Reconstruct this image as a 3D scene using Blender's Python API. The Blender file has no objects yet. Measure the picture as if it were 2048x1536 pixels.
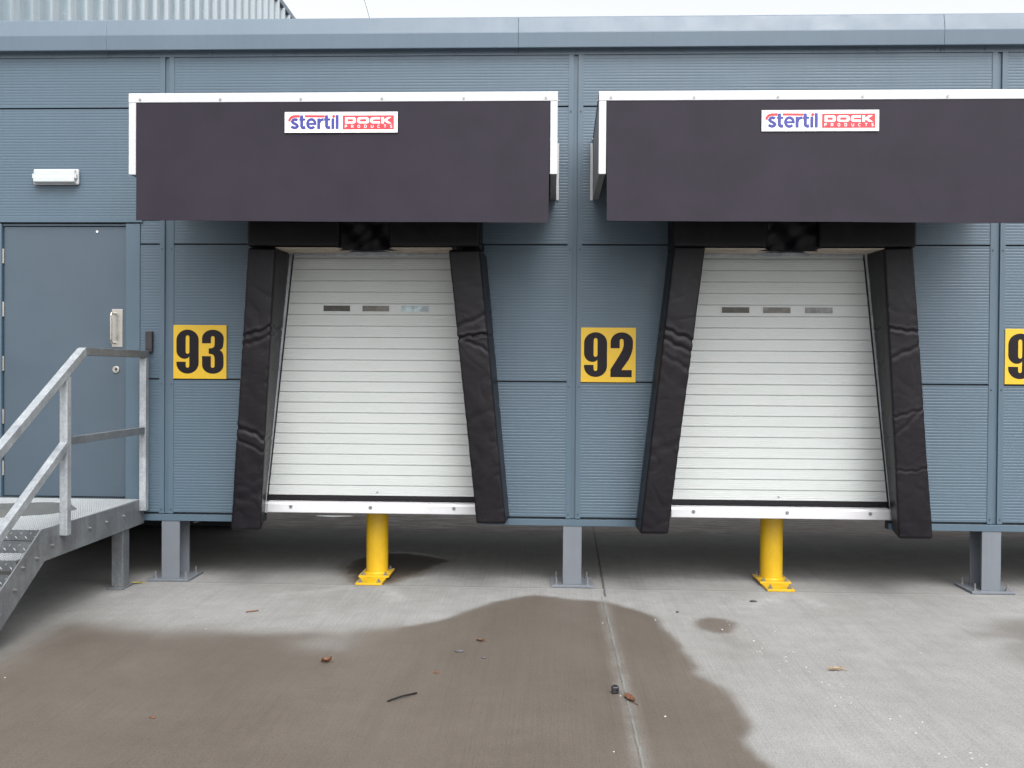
import bpy, bmesh, math, random
import numpy as np
from mathutils import Vector, Matrix, noise
random.seed(7)
R = math.radians
S = bpy.context.scene
COL = S.collection

# ------------------------------------------------------------------ camera
cd = bpy.data.cameras.new('camera'); cam = bpy.data.objects.new('camera', cd); COL.objects.link(cam)
S.camera = cam
cd.sensor_width = 36; cd.lens = 1900/2048*36; cd.clip_start = .05; cd.clip_end = 2000
YAW, PITCH, ROLL = .0393, .011, .0069
fw = Vector((-math.sin(YAW)*math.cos(PITCH), math.cos(YAW)*math.cos(PITCH), -math.sin(PITCH)))
rt = Vector((math.cos(YAW), math.sin(YAW), 0)); up = rt.cross(fw)
rt2 = rt*math.cos(ROLL)+up*math.sin(ROLL); up2 = -rt*math.sin(ROLL)+up*math.cos(ROLL)
cam.matrix_world = Matrix(((rt2.x, up2.x, -fw.x, 0), (rt2.y, up2.y, -fw.y, -7.011), (rt2.z, up2.z, -fw.z, 1.57), (0, 0, 0, 1)))

# ------------------------------------------------------------------ sky and sun (overcast)
SUN_EL, SUN_ROT = R(54), R(160)
w = bpy.data.worlds.new('World'); S.world = w; w.use_nodes = True
nt = w.node_tree; nt.nodes.clear()
sky = nt.nodes.new('ShaderNodeTexSky'); sky.sky_type = 'NISHITA'; sky.sun_disc = False
sky.sun_elevation = SUN_EL; sky.sun_rotation = SUN_ROT; sky.air_density = 1.0; sky.dust_density = 6.0; sky.ozone_density = 1.0
hs = nt.nodes.new('ShaderNodeHueSaturation'); hs.inputs['Saturation'].default_value = .12
bg = nt.nodes.new('ShaderNodeBackground'); bg.inputs['Strength'].default_value = .15
ow = nt.nodes.new('ShaderNodeOutputWorld')
nt.links.new(sky.outputs[0], hs.inputs['Color']); nt.links.new(hs.outputs[0], bg.inputs['Color']); nt.links.new(bg.outputs[0], ow.inputs['Surface'])
sl = bpy.data.lights.new('sun', 'SUN'); sl.energy = .5; sl.angle = R(80); sl.color = (1, .985, .96)
so = bpy.data.objects.new('sun', sl); COL.objects.link(so)
sd = Vector((math.sin(SUN_ROT)*math.cos(SUN_EL), math.cos(SUN_ROT)*math.cos(SUN_EL), math.sin(SUN_EL)))
so.rotation_euler = sd.to_track_quat('Z', 'Y').to_euler()
S.view_settings.view_transform = 'Standard'; S.view_settings.look = 'None'
S.view_settings.exposure = 1.2; S.view_settings.gamma = 1

# ------------------------------------------------------------------ materials
def new_mat(name):
    m = bpy.data.materials.new(name); m.use_nodes = True
    n = m.node_tree; b = n.nodes['Principled BSDF']
    return m, n, b
def N(n, t, **k):
    x = n.nodes.new(t)
    for a, v in k.items(): setattr(x, a, v)
    return x
def coords(n, scale=(1, 1, 1), rot=(0, 0, 0)):
    tc = N(n, 'ShaderNodeTexCoord'); mp = N(n, 'ShaderNodeMapping')
    mp.inputs['Scale'].default_value = scale; mp.inputs['Rotation'].default_value = rot
    n.links.new(tc.outputs['Object'], mp.inputs['Vector']); return mp.outputs[0]
def ntex(n, vec, scale, detail=4, rough=.6):
    t = N(n, 'ShaderNodeTexNoise'); t.inputs['Scale'].default_value = scale
    t.inputs['Detail'].default_value = detail; t.inputs['Roughness'].default_value = rough
    if vec is not None: n.links.new(vec, t.inputs['Vector'])
    return t.outputs['Fac']
def ramp(n, fac, pts):
    r = N(n, 'ShaderNodeValToRGB'); e = r.color_ramp.elements
    while len(e) < len(pts): e.new(.5)
    for i, (p, c) in enumerate(pts):
        e[i].position = p; e[i].color = (c, c, c, 1) if isinstance(c, (int, float)) else (*c, 1)
    n.links.new(fac, r.inputs[0]); return r.outputs[0]
def mixc(n, fac, a, b, mode='MIX'):
    m = N(n, 'ShaderNodeMix', data_type='RGBA', blend_type=mode)
    for s, v in (('Factor', fac), ('A', a), ('B', b)):
        k = {'Factor': 0, 'A': 6, 'B': 7}[s]
        if isinstance(v, bpy.types.NodeSocket): n.links.new(v, m.inputs[k])
        elif s == 'Factor': m.inputs[k].default_value = v
        else: m.inputs[k].default_value = (*v, 1) if len(v) == 3 else v
    return m.outputs[2]
def bump(n, b, h, strength, dist):
    bp = N(n, 'ShaderNodeBump'); bp.inputs['Strength'].default_value = strength; bp.inputs['Distance'].default_value = dist
    n.links.new(h, bp.inputs['Height']); n.links.new(bp.outputs[0], b.inputs['Normal'])
def painted(name, c, rough=.45, metal=0., var=.06, vscale=2.5, streak=0., grime=0., bmp=0., spec=.5):
    m, n, b = new_mat(name)
    v = coords(n); f = ntex(n, v, vscale, 5)
    lo = tuple(x*(1-var*1.6) for x in c); hi = tuple(min(1, x*(1+var*1.2)) for x in c)
    out = ramp(n, f, [(.3, lo), (.7, hi)])
    f2 = ntex(n, v, 90, 2)
    out = mixc(n, .5, out, ramp(n, f2, [(.35, .93), (.65, 1.0)]), 'MULTIPLY')
    if streak:
        s = ntex(n, coords(n, (9, 9, .35)), 3, 5)
        out = mixc(n, streak, out, ramp(n, s, [(.35, .72), (.6, 1.0)]), 'MULTIPLY')
    if grime:
        g = ntex(n, v, 7, 8, .7)
        out = mixc(n, grime, out, ramp(n, g, [(.36, (.35, .3, .25)), (.55, (1, 1, 1))]), 'MULTIPLY')
    n.links.new(out, b.inputs['Base Color'])
    r = ramp(n, ntex(n, v, 5, 6), [(.3, max(.05, rough-.08)), (.7, min(1, rough+.1))]); n.links.new(r, b.inputs['Roughness'])
    b.inputs['Metallic'].default_value = metal; b.inputs['Specular IOR Level'].default_value = spec
    if bmp: bump(n, b, ntex(n, v, 140, 3), bmp, .001)
    return m
def galvanised(name, base=.36, tint=(.93, 1., 1.05)):
    m, n, b = new_mat(name); v = coords(n)
    vo = N(n, 'ShaderNodeTexVoronoi'); vo.inputs['Scale'].default_value = 75; n.links.new(v, vo.inputs['Vector'])
    sp = N(n, 'ShaderNodeSeparateColor'); n.links.new(vo.outputs['Color'], sp.inputs[0])
    f = ntex(n, v, 6, 6, .65)
    a = ramp(n, sp.outputs[0], [(0, base*.9), (1, base*1.1)])
    c = mixc(n, 1., a, ramp(n, f, [(.32, (.74, .74, .77)), (.62, (1.06, 1.06, 1.06))]), 'MULTIPLY')
    c = mixc(n, 1., c, tint, 'MULTIPLY')
    st = ntex(n, coords(n, (14, 14, 1.2)), 2.2, 6, .7)
    c = mixc(n, .5, c, ramp(n, st, [(.38, .68), (.56, 1.0)]), 'MULTIPLY')
    n.links.new(c, b.inputs['Base Color']); b.inputs['Metallic'].default_value = .3
    n.links.new(ramp(n, f, [(.3, .34), (.7, .55)]), b.inputs['Roughness'])
    bump(n, b, sp.outputs[1], .05, .001)
    return m
def vinyl(name, c, rough=.42, bscale=26, bs=.35, spec=.16, dust=0.):
    m, n, b = new_mat(name); v = coords(n)
    f = ntex(n, v, 4, 5)
    out = ramp(n, f, [(.3, tuple(x*.88 for x in c)), (.7, tuple(x*1.12 for x in c))])
    if dust:
        d = ntex(n, coords(n, (1.2, 1.2, .5)), 6, 8, .72)
        out = mixc(n, ramp(n, d, [(.52, 0.), (.75, dust)]), out, (.10, .092, .095))
    n.links.new(out, b.inputs['Base Color'])
    b.inputs['Roughness'].default_value = rough
    b.inputs['Specular IOR Level'].default_value = spec
    h = N(n, 'ShaderNodeMath', operation='ADD')
    n.links.new(ntex(n, v, bscale, 3, .5), h.inputs[0])
    n.links.new(ntex(n, v, 700, 2), h.inputs[1]); bump(n, b, h.outputs[0], bs, .004)
    return m
M = {}
M['wall'] = painted('wall_paint', (.066, .102, .136), .42, var=.035, vscale=.9, streak=.12)
M['coping'] = painted('coping_paint', (.10, .137, .177), .4, var=.03, vscale=1.2, streak=.1)
M['door'] = painted('door_paint', (.055, .079, .104), .4, var=.03, vscale=1.5, bmp=.05)
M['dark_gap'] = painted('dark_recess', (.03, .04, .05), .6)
M['column'] = painted('column_paint', (.135, .15, .172), .45, var=.05, streak=.15)
M['white_trim'] = painted('white_trim', (.45, .46, .48), .35, var=.02, streak=.06)
M['hood_side'] = painted('hood_side', (.2, .2, .205), .45, var=.04)
M['hood_dark'] = painted('hood_inner', (.07, .07, .08), .6)
M['slat'] = painted('slat_paint', (.44, .463, .458), .38, var=.015, vscale=1.3)
M['frame'] = galvanised('guide_metal', .5, (.94, 1, 1.06))
M['sill'] = painted('sill_paint', (.56, .56, .58), .32, var=.03, streak=.08, grime=.06)
M['rubber'] = vinyl('rubber', (.012, .011, .013), .5)
M['vinyl'] = vinyl('pad_vinyl', (.0048, .0038, .0060), .33, 30, .35, .22, .06)
M['curtain'] = vinyl('curtain_vinyl', (.0165, .0128, .0212), .6, 9, .03, .22, .0)
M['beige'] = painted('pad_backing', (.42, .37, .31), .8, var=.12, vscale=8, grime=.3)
M['yellow'] = painted('yellow_paint', (.55, .34, .009), .33, var=.05, vscale=6, streak=.08, grime=.1)
M['sign_yellow'] = painted('sign_yellow', (.56, .355, .016), .4, var=.03, bmp=.02)
M['black_print'] = painted('black_print', (.008, .006, .009), .5, spec=.2)
M['logo_white'] = painted('logo_white', (.8, .8, .81), .4, var=.01)
M['logo_blue'] = painted('logo_blue', (.03, .034, .23), .4)
M['logo_red'] = painted('logo_red', (.58, .028, .04), .4)
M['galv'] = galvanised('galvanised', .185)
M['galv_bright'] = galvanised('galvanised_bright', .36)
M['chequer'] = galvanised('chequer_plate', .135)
M['tread_high'] = painted('lozenge_highlight', (.36, .385, .40), .35, metal=.3)  # raised lozenges painted brighter, their highlight put into the base colour
M['bolt'] = painted('zinc_bolt', (.26, .26, .265), .4, metal=.7)
M['steel'] = painted('satin_steel', (.52, .50, .46), .3, metal=.85)
M['plastic'] = painted('dark_plastic', (.022, .02, .024), .4)
M['clad'] = painted('silver_cladding', (.23, .285, .32), .2, var=.05, streak=.2); M['clad'].node_tree.nodes['Principled BSDF'].inputs['Coat Weight'].default_value = 1.; M['clad'].node_tree.nodes['Principled BSDF'].inputs['Coat Roughness'].default_value = .12
M['roofing'] = painted('roof_membrane', (.3, .3, .31), .8)
M['under'] = painted('underside', (.50, .50, .51), .7)
M['leaf'] = painted('dry_leaf', (.12, .05, .023), .7, var=.3, vscale=40)
M['leaf_yellow'] = painted('yellow_leaf', (.3, .25, .04), .7)
M['stone'] = painted('stone', (.075, .075, .078), .9, var=.2, vscale=60)
M['wood'] = painted('pale_wood', (.34, .26, .18), .8, var=.3, vscale=50)
M['flake'] = painted('white_flake', (.45, .44, .42), .7)
def glass(name, c, rough=.06):
    m, n, b = new_mat(name); v = coords(n, (1, 1, 1))
    f = ntex(n, v, 12, 3)
    n.links.new(ramp(n, f, [(.42, tuple(x*.55 for x in c)), (.6, c)]), b.inputs['Base Color'])
    b.inputs['Roughness'].default_value = rough; b.inputs['Coat Weight'].default_value = .3
    return m
M['pane_dark'] = glass('pane_dark', (.055, .05, .04)); M['pane_dark'].node_tree.nodes['Principled BSDF'].inputs['Specular IOR Level'].default_value = .3
M['pane_mid'] = glass('pane_mid', (.12, .11, .095)); M['pane_pale'] = glass('pane_pale', (.40, .50, .54)); M['pane_grey'] = glass('pane_grey', (.17, .17, .185))
m, n, b = new_mat('lamp_diffuser'); b.inputs['Base Color'].default_value = (.44, .47, .475, 1); b.inputs['Roughness'].default_value = .22; b.inputs['Subsurface Weight'].default_value = .2; M['diffuser'] = m
m, n, b = new_mat('wet_film'); b.inputs['Roughness'].default_value = .25
n.links.new(ramp(n, ntex(n, coords(n), 6, 6), [(.3, (.09, .088, .08)), (.7, (.15, .147, .136))]), b.inputs['Base Color']); M['film'] = m
m, n, b = new_mat('water'); b.inputs['Roughness'].default_value = .12; b.inputs['Base Color'].default_value = (.05, .045, .04, 1); M['water'] = m

# ------------------------------------------------------------------ mesh helpers
class MB:
    def __init__(s): s.v = []; s.f = []; s.mi = []; s.cur = 0
    def add(s, vs, fs):
        o = len(s.v); s.v += [tuple(p) for p in vs]
        for f in fs: s.f.append(tuple(i+o for i in f)); s.mi.append(s.cur)
    def box(s, x0, x1, y0, y1, z0, z1):
        s.add([(x0,y0,z0),(x1,y0,z0),(x1,y1,z0),(x0,y1,z0),(x0,y0,z1),(x1,y0,z1),(x1,y1,z1),(x0,y1,z1)],
              [(0,3,2,1),(4,5,6,7),(0,1,5,4),(1,2,6,5),(2,3,7,6),(3,0,4,7)])
    def hexa(s, p):   # 8 points: bottom ring 4, top ring 4
        s.add(p, [(0,3,2,1),(4,5,6,7),(0,1,5,4),(1,2,6,5),(2,3,7,6),(3,0,4,7)])
    def prism(s, poly, a0, a1, axis):   # poly of 2-tuples in the other two axes, extruded on axis
        def P(q, a):
            return {'x': (a, q[0], q[1]), 'y': (q[0], a, q[1]), 'z': (q[0], q[1], a)}[axis]
        k = len(poly); s.add([P(q, a0) for q in poly]+[P(q, a1) for q in poly],
            [tuple(range(k)), tuple(range(2*k-1, k-1, -1))]+[(i, i+k, (i+1) % k+k, (i+1) % k) for i in range(k)])
    def cyl(s, a, b, r, k=20, r2=None, cap=True):
        a = Vector(a); b = Vector(b); d = (b-a).normalized(); u = d.orthogonal().normalized(); v = d.cross(u); r2 = r if r2 is None else r2
        vs = [a+(u*math.cos(t)+v*math.sin(t))*r for t in [2*math.pi*i/k for i in range(k)]]
        vs += [b+(u*math.cos(t)+v*math.sin(t))*r2 for t in [2*math.pi*i/k for i in range(k)]]
        fs = [(i, (i+1) % k, (i+1) % k+k, i+k) for i in range(k)]
        if cap: fs += [tuple(range(k-1, -1, -1)), tuple(range(k, 2*k))]
        s.add(vs, fs)
    def bar(s, a, b, wx, wn):   # square bar in a constant-x plane (a, b share x centre): wx along x, wn across
        a = Vector(a); b = Vector(b); d = (b-a).normalized(); x = Vector((1, 0, 0))*wx/2; nn = Vector((1, 0, 0)).cross(d)*wn/2
        s.hexa([a-x-nn, a+x-nn, a+x+nn, a-x+nn, b-x-nn, b+x-nn, b+x+nn, b-x+nn])
    def build(s, name, mats, parent=None, bevel=0, smooth=False, seg=2):
        me = bpy.data.meshes.new(name); me.from_pydata(s.v, [], s.f)
        if not isinstance(mats, (list, tuple)): mats = [mats]
        for m in mats: me.materials.append(m)
        me.polygons.foreach_set('material_index', s.mi)
        bm = bmesh.new(); bm.from_mesh(me); bmesh.ops.recalc_face_normals(bm, faces=bm.faces); bm.to_mesh(me); bm.free()
        o = bpy.data.objects.new(name, me); COL.objects.link(o)
        if parent is not None: o.parent = parent
        if smooth: me.polygons.foreach_set('use_smooth', [True]*len(me.polygons)); me.set_sharp_from_angle(angle=R(smooth if smooth is not True else 40))
        if bevel:
            bv = o.modifiers.new('bevel', 'BEVEL'); bv.width = bevel; bv.segments = seg; bv.limit_method = 'ANGLE'; bv.angle_limit = R(35)
        return o
def tag(o, label=None, cat=None, group=None, kind=None):
    if label: o['label'] = label
    if cat: o['category'] = cat
    if group: o['group'] = group
    if kind: o['kind'] = kind
    return o
def empty(name, loc=(0, 0, 0)):
    e = bpy.data.objects.new(name, None); COL.objects.link(e); e.location = loc; e.empty_display_size = .2; return e
def copy_tree(o, parent=None, shift=None):
    c = o.copy(); COL.objects.link(c)
    if parent is not None: c.parent = parent
    for ch in list(o.children): copy_tree(ch, c)
    return c
def hexbolt(mb, p, axis, r=.011, h=.009, stud=0, washer=True):
    p = Vector(p); a = Vector(axis)
    if washer: mb.cyl(p, p+a*.003, r*1.5, 14)
    mb.cyl(p+a*.003, p+a*(.003+h), r, 6)
    if stud: mb.cyl(p+a*(.003+h), p+a*(.003+h+stud), r*.55, 10)
def arc(cx, cy, rx, ry, a0, a1, k=10):
    return [(cx+rx*math.cos(R(a0+(a1-a0)*i/k)), cy+ry*math.sin(R(a0+(a1-a0)*i/k))) for i in range(k+1)]
def filled(name, loops, thick, mat, parent):
    """flat lettering: loops of (x, z) filled with even-odd, standing in the xz plane facing -y"""
    cu = bpy.data.curves.new(name, 'CURVE'); cu.dimensions = '2D'; cu.fill_mode = 'BOTH'; cu.extrude = thick/2
    for lp in loops:
        sp = cu.splines.new('POLY'); sp.points.add(len(lp)-1)
        for i, (x, y) in enumerate(lp): sp.points[i].co = (x, y, 0, 1)
        sp.use_cyclic_u = True
    t = bpy.data.objects.new('tmp', cu); COL.objects.link(t)
    me = bpy.data.meshes.new_from_object(t); bpy.data.objects.remove(t)
    me.transform(Matrix.Rotation(math.pi/2, 4, 'X')); me.name = name
    me.materials.clear(); me.materials.append(mat)
    o = bpy.data.objects.new(name, me); COL.objects.link(o); o.parent = parent; return o

# ------------------------------------------------------------------ ground
MAIN = [(-5.2,-2.6),(-3.6,-2.2),(-3.017,-2.174),(-3.003,-1.926),(-3.011,-1.715),(-3.011,-1.529),(-3.023,-1.307),(-2.943,-1.219),(-2.761,-1.266),(-2.543,-1.333),(-2.31,-1.374),(-2.117,-1.316),(-1.853,-1.367),(-1.608,-1.373),(-1.44,-1.317),(-1.244,-1.371),(-1.138,-1.298),(-.999,-1.221),(-.825,-1.139),(-.684,-1.01),(-.574,-.826),(-.471,-.659),(-.362,-.511),(-.23,-.371),(-.108,-.302),(.051,-.321),(.189,-.401),(.361,-.433),(.491,-.538),(.612,-.694),(.703,-.831),(.72,-1.038),(.75,-1.286),(.775,-1.474),(.766,-1.624),(.796,-1.781),(.804,-1.87),(.773,-1.983),(.827,-2.087),(.892,-2.223),(.915,-2.311),(.913,-2.433),(.914,-2.6),(.909,-2.737),(.886,-2.844),(.857,-2.903),(.866,-3.037),(.893,-3.191),(.913,-3.391),(.926,-3.777),(.7,-4.6),(.1,-5.4),(-1.5,-5.9),(-4,-5.6),(-5.6,-4.2)]
PALE = [(-1.465,-1.566),(-1.345,-1.454),(-1.205,-1.412),(-1.1,-1.491),(-1.144,-1.696),(-1.284,-1.704),(-1.402,-1.692)]
DRIP = [(.937,-.964),(.979,-.875),(1.05,-.833),(1.141,-.865),(1.186,-.96),(1.18,-1.055),(1.11,-1.197),(1.045,-1.224),(.98,-1.161),(.939,-1.071)]
SMEAR = [(1.003,-1.204),(1.079,-1.199),(1.204,-1.322),(1.232,-1.466),(1.112,-1.631),(1.035,-1.711),(1.008,-1.618),(1.004,-1.419)]
REDGE = [(2.62,-1.138),(2.874,-.837),(3.109,-.697),(3.5,-.75),(3.6,-1.5),(2.907,-1.722),(2.62,-1.695),(2.673,-1.455),(2.789,-1.242)]
BOLL = [(-1.672,.556),(-1.666,.908),(-1.553,1.093),(-1.471,1.237),(-1.21,1.257),(-.927,1.095),(-.798,.887),(-.871,.615),(-.998,.357),(-1.12,.132),(-1.191,-.01),(-1.387,-.058),(-1.478,.02),(-1.572,.278)]
WHITE = [[(-1.24,-.07),(-1.18,-.076),(-1.043,-.351),(-.986,-.496),(-1.059,-.472),(-1.194,-.207)], [(-1.45,-.09),(-1.3,-.09),(-1.75,-.32),(-1.9,-.42)],
         [(1.747,-.12),(1.80,-.12),(1.90,-.48),(1.85,-.49)], [(1.60,-.12),(1.7,-.12),(1.532,-.411),(1.375,-.506),(1.5,-.3)], [(-3.23,-.40),(-2.979,-.362),(-2.947,-.513),(-3.091,-.582)]]
def sdist(P, poly):
    poly = np.array(poly); d = np.full(len(P), 1e9); ins = np.zeros(len(P), bool)
    for i in range(len(poly)):
        a, b = poly[i], poly[(i+1) % len(poly)]; e = b-a; wv = P-a
        t = np.clip((wv@e)/max(e@e, 1e-9), 0, 1); q = wv-t[:, None]*e; d = np.minimum(d, np.hypot(q[:, 0], q[:, 1]))
        c = ((a[1] <= P[:, 1]) & (P[:, 1] < b[1])) | ((b[1] <= P[:, 1]) & (P[:, 1] < a[1]))
        if abs(e[1]) > 1e-9: ins ^= c & (P[:, 0] < a[0]+(P[:, 1]-a[1])/e[1]*e[0])
    return np.where(ins, d, -d)
def soft(d, wd): return 1/(1+np.exp(-np.clip(d/wd, -30, 30)))
def make_ground():
    far = [6.5, 8, 11, 16, 25, 45, 90, 200, 500]
    xs = np.concatenate([-np.array(far[::-1]), np.arange(-5.2, 4.61, .028), np.array(far)])
    ys = np.concatenate([-np.array(far[::-1])[:-1], np.arange(-5.0, 2.0, .028), np.arange(2.02, 4.5, .06), np.array([5.5]+far)])
    X, Y = np.meshgrid(xs, ys); P = np.stack([X.ravel(), Y.ravel()], 1)
    wob = np.array([noise.noise(Vector((p[0]*5, p[1]*5, 0)))*.03+noise.noise(Vector((p[0]*17, p[1]*13, 3)))*.014 if abs(p[0]) < 7 and abs(p[1]) < 7 else 0 for p in P])
    dm = sdist(P, MAIN)+wob*.7
    sw = np.where(P[:, 0] < -.9, .05, .012); sw = np.where(P[:, 0] < -1.9, .075, sw)
    wet = soft(dm, sw)
    wet *= 1-.45*soft(sdist(P, PALE)+wob, .05)
    wet = np.maximum(wet, soft(sdist(P, DRIP)+wob*.6, .012)*.95)
    wet = np.maximum(wet, soft(sdist(P, SMEAR)+wob*2.5, .05)*.32)
    wet = np.maximum(wet, soft(sdist(P, REDGE)+wob*2, .05)*.6)
    wet = np.maximum(wet, soft(sdist(P, BOLL)+wob*1.5, .03)*1.35)
    wh = np.zeros(len(P))
    for q in WHITE: wh = np.maximum(wh, soft(sdist(P, q)+wob*1.3, .035))
    k, l = len(xs), len(ys)
    idx = np.arange(k*l).reshape(l, k)
    F = np.stack([idx[:-1, :-1], idx[:-1, 1:], idx[1:, 1:], idx[1:, :-1]], -1).reshape(-1, 4)
    me = bpy.data.meshes.new('ground'); me.vertices.add(len(P)); me.loops.add(F.size); me.polygons.add(len(F))
    co = np.zeros((len(P), 3)); co[:, :2] = P; me.vertices.foreach_set('co', co.ravel())
    me.loops.foreach_set('vertex_index', F.ravel()); me.polygons.foreach_set('loop_start', np.arange(0, F.size, 4))
    me.update(); me.validate()
    for nm, a in (('wet', wet), ('pale', wh)):
        at = me.attributes.new(nm, 'FLOAT', 'POINT'); at.data.foreach_set('value', a.astype(np.float32))
    m, n, b = new_mat('concrete')
    v = coords(n); L = n.links.new
    def attr(nm):
        a = N(n, 'ShaderNodeAttribute'); a.attribute_name = nm; return a.outputs['Fac']
    def math_(op, a, c, d=None):
        x = N(n, 'ShaderNodeMath', operation=op)
        for i, q in enumerate((a, c, d)):
            if q is None: continue
            if isinstance(q, (int, float)): x.inputs[i].default_value = q
            else: L(q, x.inputs[i])
        return x.outputs[0]
    dry = ramp(n, ntex(n, v, .9, 8, .62), [(.25, (.185, .182, .175)), (.55, (.22, .22, .215)), (.8, (.255, .255, .252))])
    dry = mixc(n, .8, dry, ramp(n, ntex(n, v, 7, 8, .7), [(.3, .84), (.7, 1.08)]), 'MULTIPLY')
    wetc = ramp(n, ntex(n, v, 1.2, 8, .62), [(.25, (.086, .071, .057)), (.6, (.103, .087, .072)), (.85, (.123, .107, .091))])
    wetc = mixc(n, .6, wetc, ramp(n, ntex(n, v, 9, 8, .7), [(.3, .86), (.7, 1.08)]), 'MULTIPLY')
    aw = attr('wet')
    jag = math_('MULTIPLY', math_('SUBTRACT', ntex(n, v, 22, 6, .75), .5), .55)
    edge = math_('MULTIPLY', math_('MULTIPLY', aw, math_('SUBTRACT', 1.25, aw)), 2.2)
    fw_ = N(n, 'ShaderNodeClamp'); fw_.inputs['Max'].default_value = 1; L(math_('ADD', aw, math_('MULTIPLY', jag, edge)), fw_.inputs[0])
    # drier pale band along the slab joint
    sx = N(n, 'ShaderNodeSeparateXYZ'); tc = N(n, 'ShaderNodeTexCoord'); L(tc.outputs['Object'], sx.inputs[0])
    wav = math_('MULTIPLY', math_('SUBTRACT', ntex(n, coords(n, (0, 1, 0)), 3, 4), .5), .05)
    jx = math_('ABSOLUTE', math_('SUBTRACT', math_('ADD', sx.outputs[0], wav), .385), 0)
    front = math_('LESS_THAN', sx.outputs[1], -.3)
    band = math_('MULTIPLY', ramp(n, jx, [(.012, 1.), (.06, 0.)]), front)
    fw2 = math_('MULTIPLY', fw_.outputs[0], math_('SUBTRACT', 1, math_('MULTIPLY', math_('MULTIPLY', band, .45), ramp(n, ntex(n, coords(n, (1, 1, 1)), 4, 6, .7), [(.35, .25), (.65, 1.)]))))
    c = mixc(n, fw2, dry, wetc)
    deep = math_('MULTIPLY', math_('GREATER_THAN', aw, 1.0), math_('MULTIPLY', math_('SUBTRACT', aw, 1), 2.6))
    c = mixc(n, deep, c, (.035, .028, .023))
    # dust
    pa = math_('MULTIPLY', attr('pale'), ramp(n, ntex(n, v, 14, 6), [(.3, .25), (.65, .9)]))
    c = mixc(n, math_('MULTIPLY', pa, .6), c, (.36, .355, .35))
    # broom finish: fine lines running away from the building
    br = ntex(n, coords(n, (95, 1.3, 1)), 1, 3, .6)
    c = mixc(n, .38, c, ramp(n, br, [(.35, .80), (.62, 1.06)]), 'MULTIPLY')
    br2 = ntex(n, coords(n, (16, .35, 1), (0, 0, .05)), 1, 4, .6)
    c = mixc(n, .4, c, ramp(n, br2, [(.34, .86), (.5, 1.0)]), 'MULTIPLY')
    spk = ntex(n, coords(n, (1, .62, 1)), 120, 4, .85)
    c = mixc(n, .95, c, ramp(n, spk, [(.33, .42), (.45, .95), (.58, 1.03), (.70, 1.35)]), 'MULTIPLY')
    blot = ntex(n, v, 38, 5, .8)
    c = mixc(n, .9, c, ramp(n, blot, [(.31, .45), (.39, 1.0), (.6, 1.0), (.75, 1.1)]), 'MULTIPLY')
    # joints
    jw = math_('MULTIPLY', math_('SUBTRACT', ntex(n, coords(n, (1, 1, 0)), 9, 6, .7), .5), .03)
    def line(coord, pos, wd, f=None, wj=None):
        d = math_('ABSOLUTE', math_('SUBTRACT', math_('ADD', coord, wj if wj is not None else jw), pos), 0)
        r = ramp(n, math_('DIVIDE', d, wd), [(.35, 1.), (1., 0.)]); return math_('MULTIPLY', r, f) if f is not None else r
    back = math_('GREATER_THAN', sx.outputs[1], -.3)
    xs2 = math_('SUBTRACT', sx.outputs[0], math_('MULTIPLY', math_('MAXIMUM', math_('ADD', sx.outputs[1], .3), 0), .018))
    c = mixc(n, math_('MULTIPLY', line(xs2, .405, .012, back), .85), c, (.045, .04, .04))
    brk = ramp(n, ntex(n, coords(n, (3, 5, 1)), 2.2, 5), [(.4, .25), (.6, 1.)])
    c = mixc(n, math_('MULTIPLY', math_('MULTIPLY', line(sx.outputs[0], .380, .0045, front), brk), .8), c, (.06, .055, .05))
    c = mixc(n, math_('MULTIPLY', math_('MULTIPLY', line(sx.outputs[0], .390, .005, front), brk), .28), c, (.24, .335, .325))
    c = mixc(n, math_('MULTIPLY', line(sx.outputs[1], -.055, .012), .5), c, (.07, .067, .064))
    c = mixc(n, math_('MULTIPLY', line(sx.outputs[1], -.075, .014), .3), c, (.3, .3, .295))
    # leaf litter and dirt at the back under the bays
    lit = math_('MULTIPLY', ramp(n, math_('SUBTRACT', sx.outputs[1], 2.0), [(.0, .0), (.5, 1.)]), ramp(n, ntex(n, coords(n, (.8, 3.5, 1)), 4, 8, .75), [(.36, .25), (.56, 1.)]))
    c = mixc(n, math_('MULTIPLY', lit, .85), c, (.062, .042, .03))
    L(c, b.inputs['Base Color'])
    rr = N(n, 'ShaderNodeMapRange'); L(math_('MULTIPLY', fw2, math_('SUBTRACT', 1, math_('MINIMUM', deep, 1))), rr.inputs[0]); rr.inputs[3].default_value = .92; rr.inputs[4].default_value = .5
    L(rr.outputs[0], b.inputs['Roughness']); b.inputs['Specular IOR Level'].default_value = .35
    h = math_('ADD', math_('MULTIPLY', br, .5), math_('ADD', math_('MULTIPLY', spk, .7), math_('MULTIPLY', blot, .5)))
    bump(n, b, h, .35, .004)
    me.materials.append(m)
    o = bpy.data.objects.new('ground', me); COL.objects.link(o); tag(o, kind='structure'); return o
make_ground()
q = [(-2.33+.17*math.cos(t)*(1+.25*math.sin(2*t+1)), 3.24+.055*math.sin(t)*(1+.2*math.sin(3*t))) for t in [2*math.pi*i/32 for i in range(32)]]
me = bpy.data.meshes.new('puddle'); me.from_pydata([(x, y, .004) for x, y in q], [], [tuple(range(32))]); me.materials.append(M['water'])
pd = bpy.data.objects.new('puddle', me); COL.objects.link(pd); pd['kind'] = 'structure'

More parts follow.
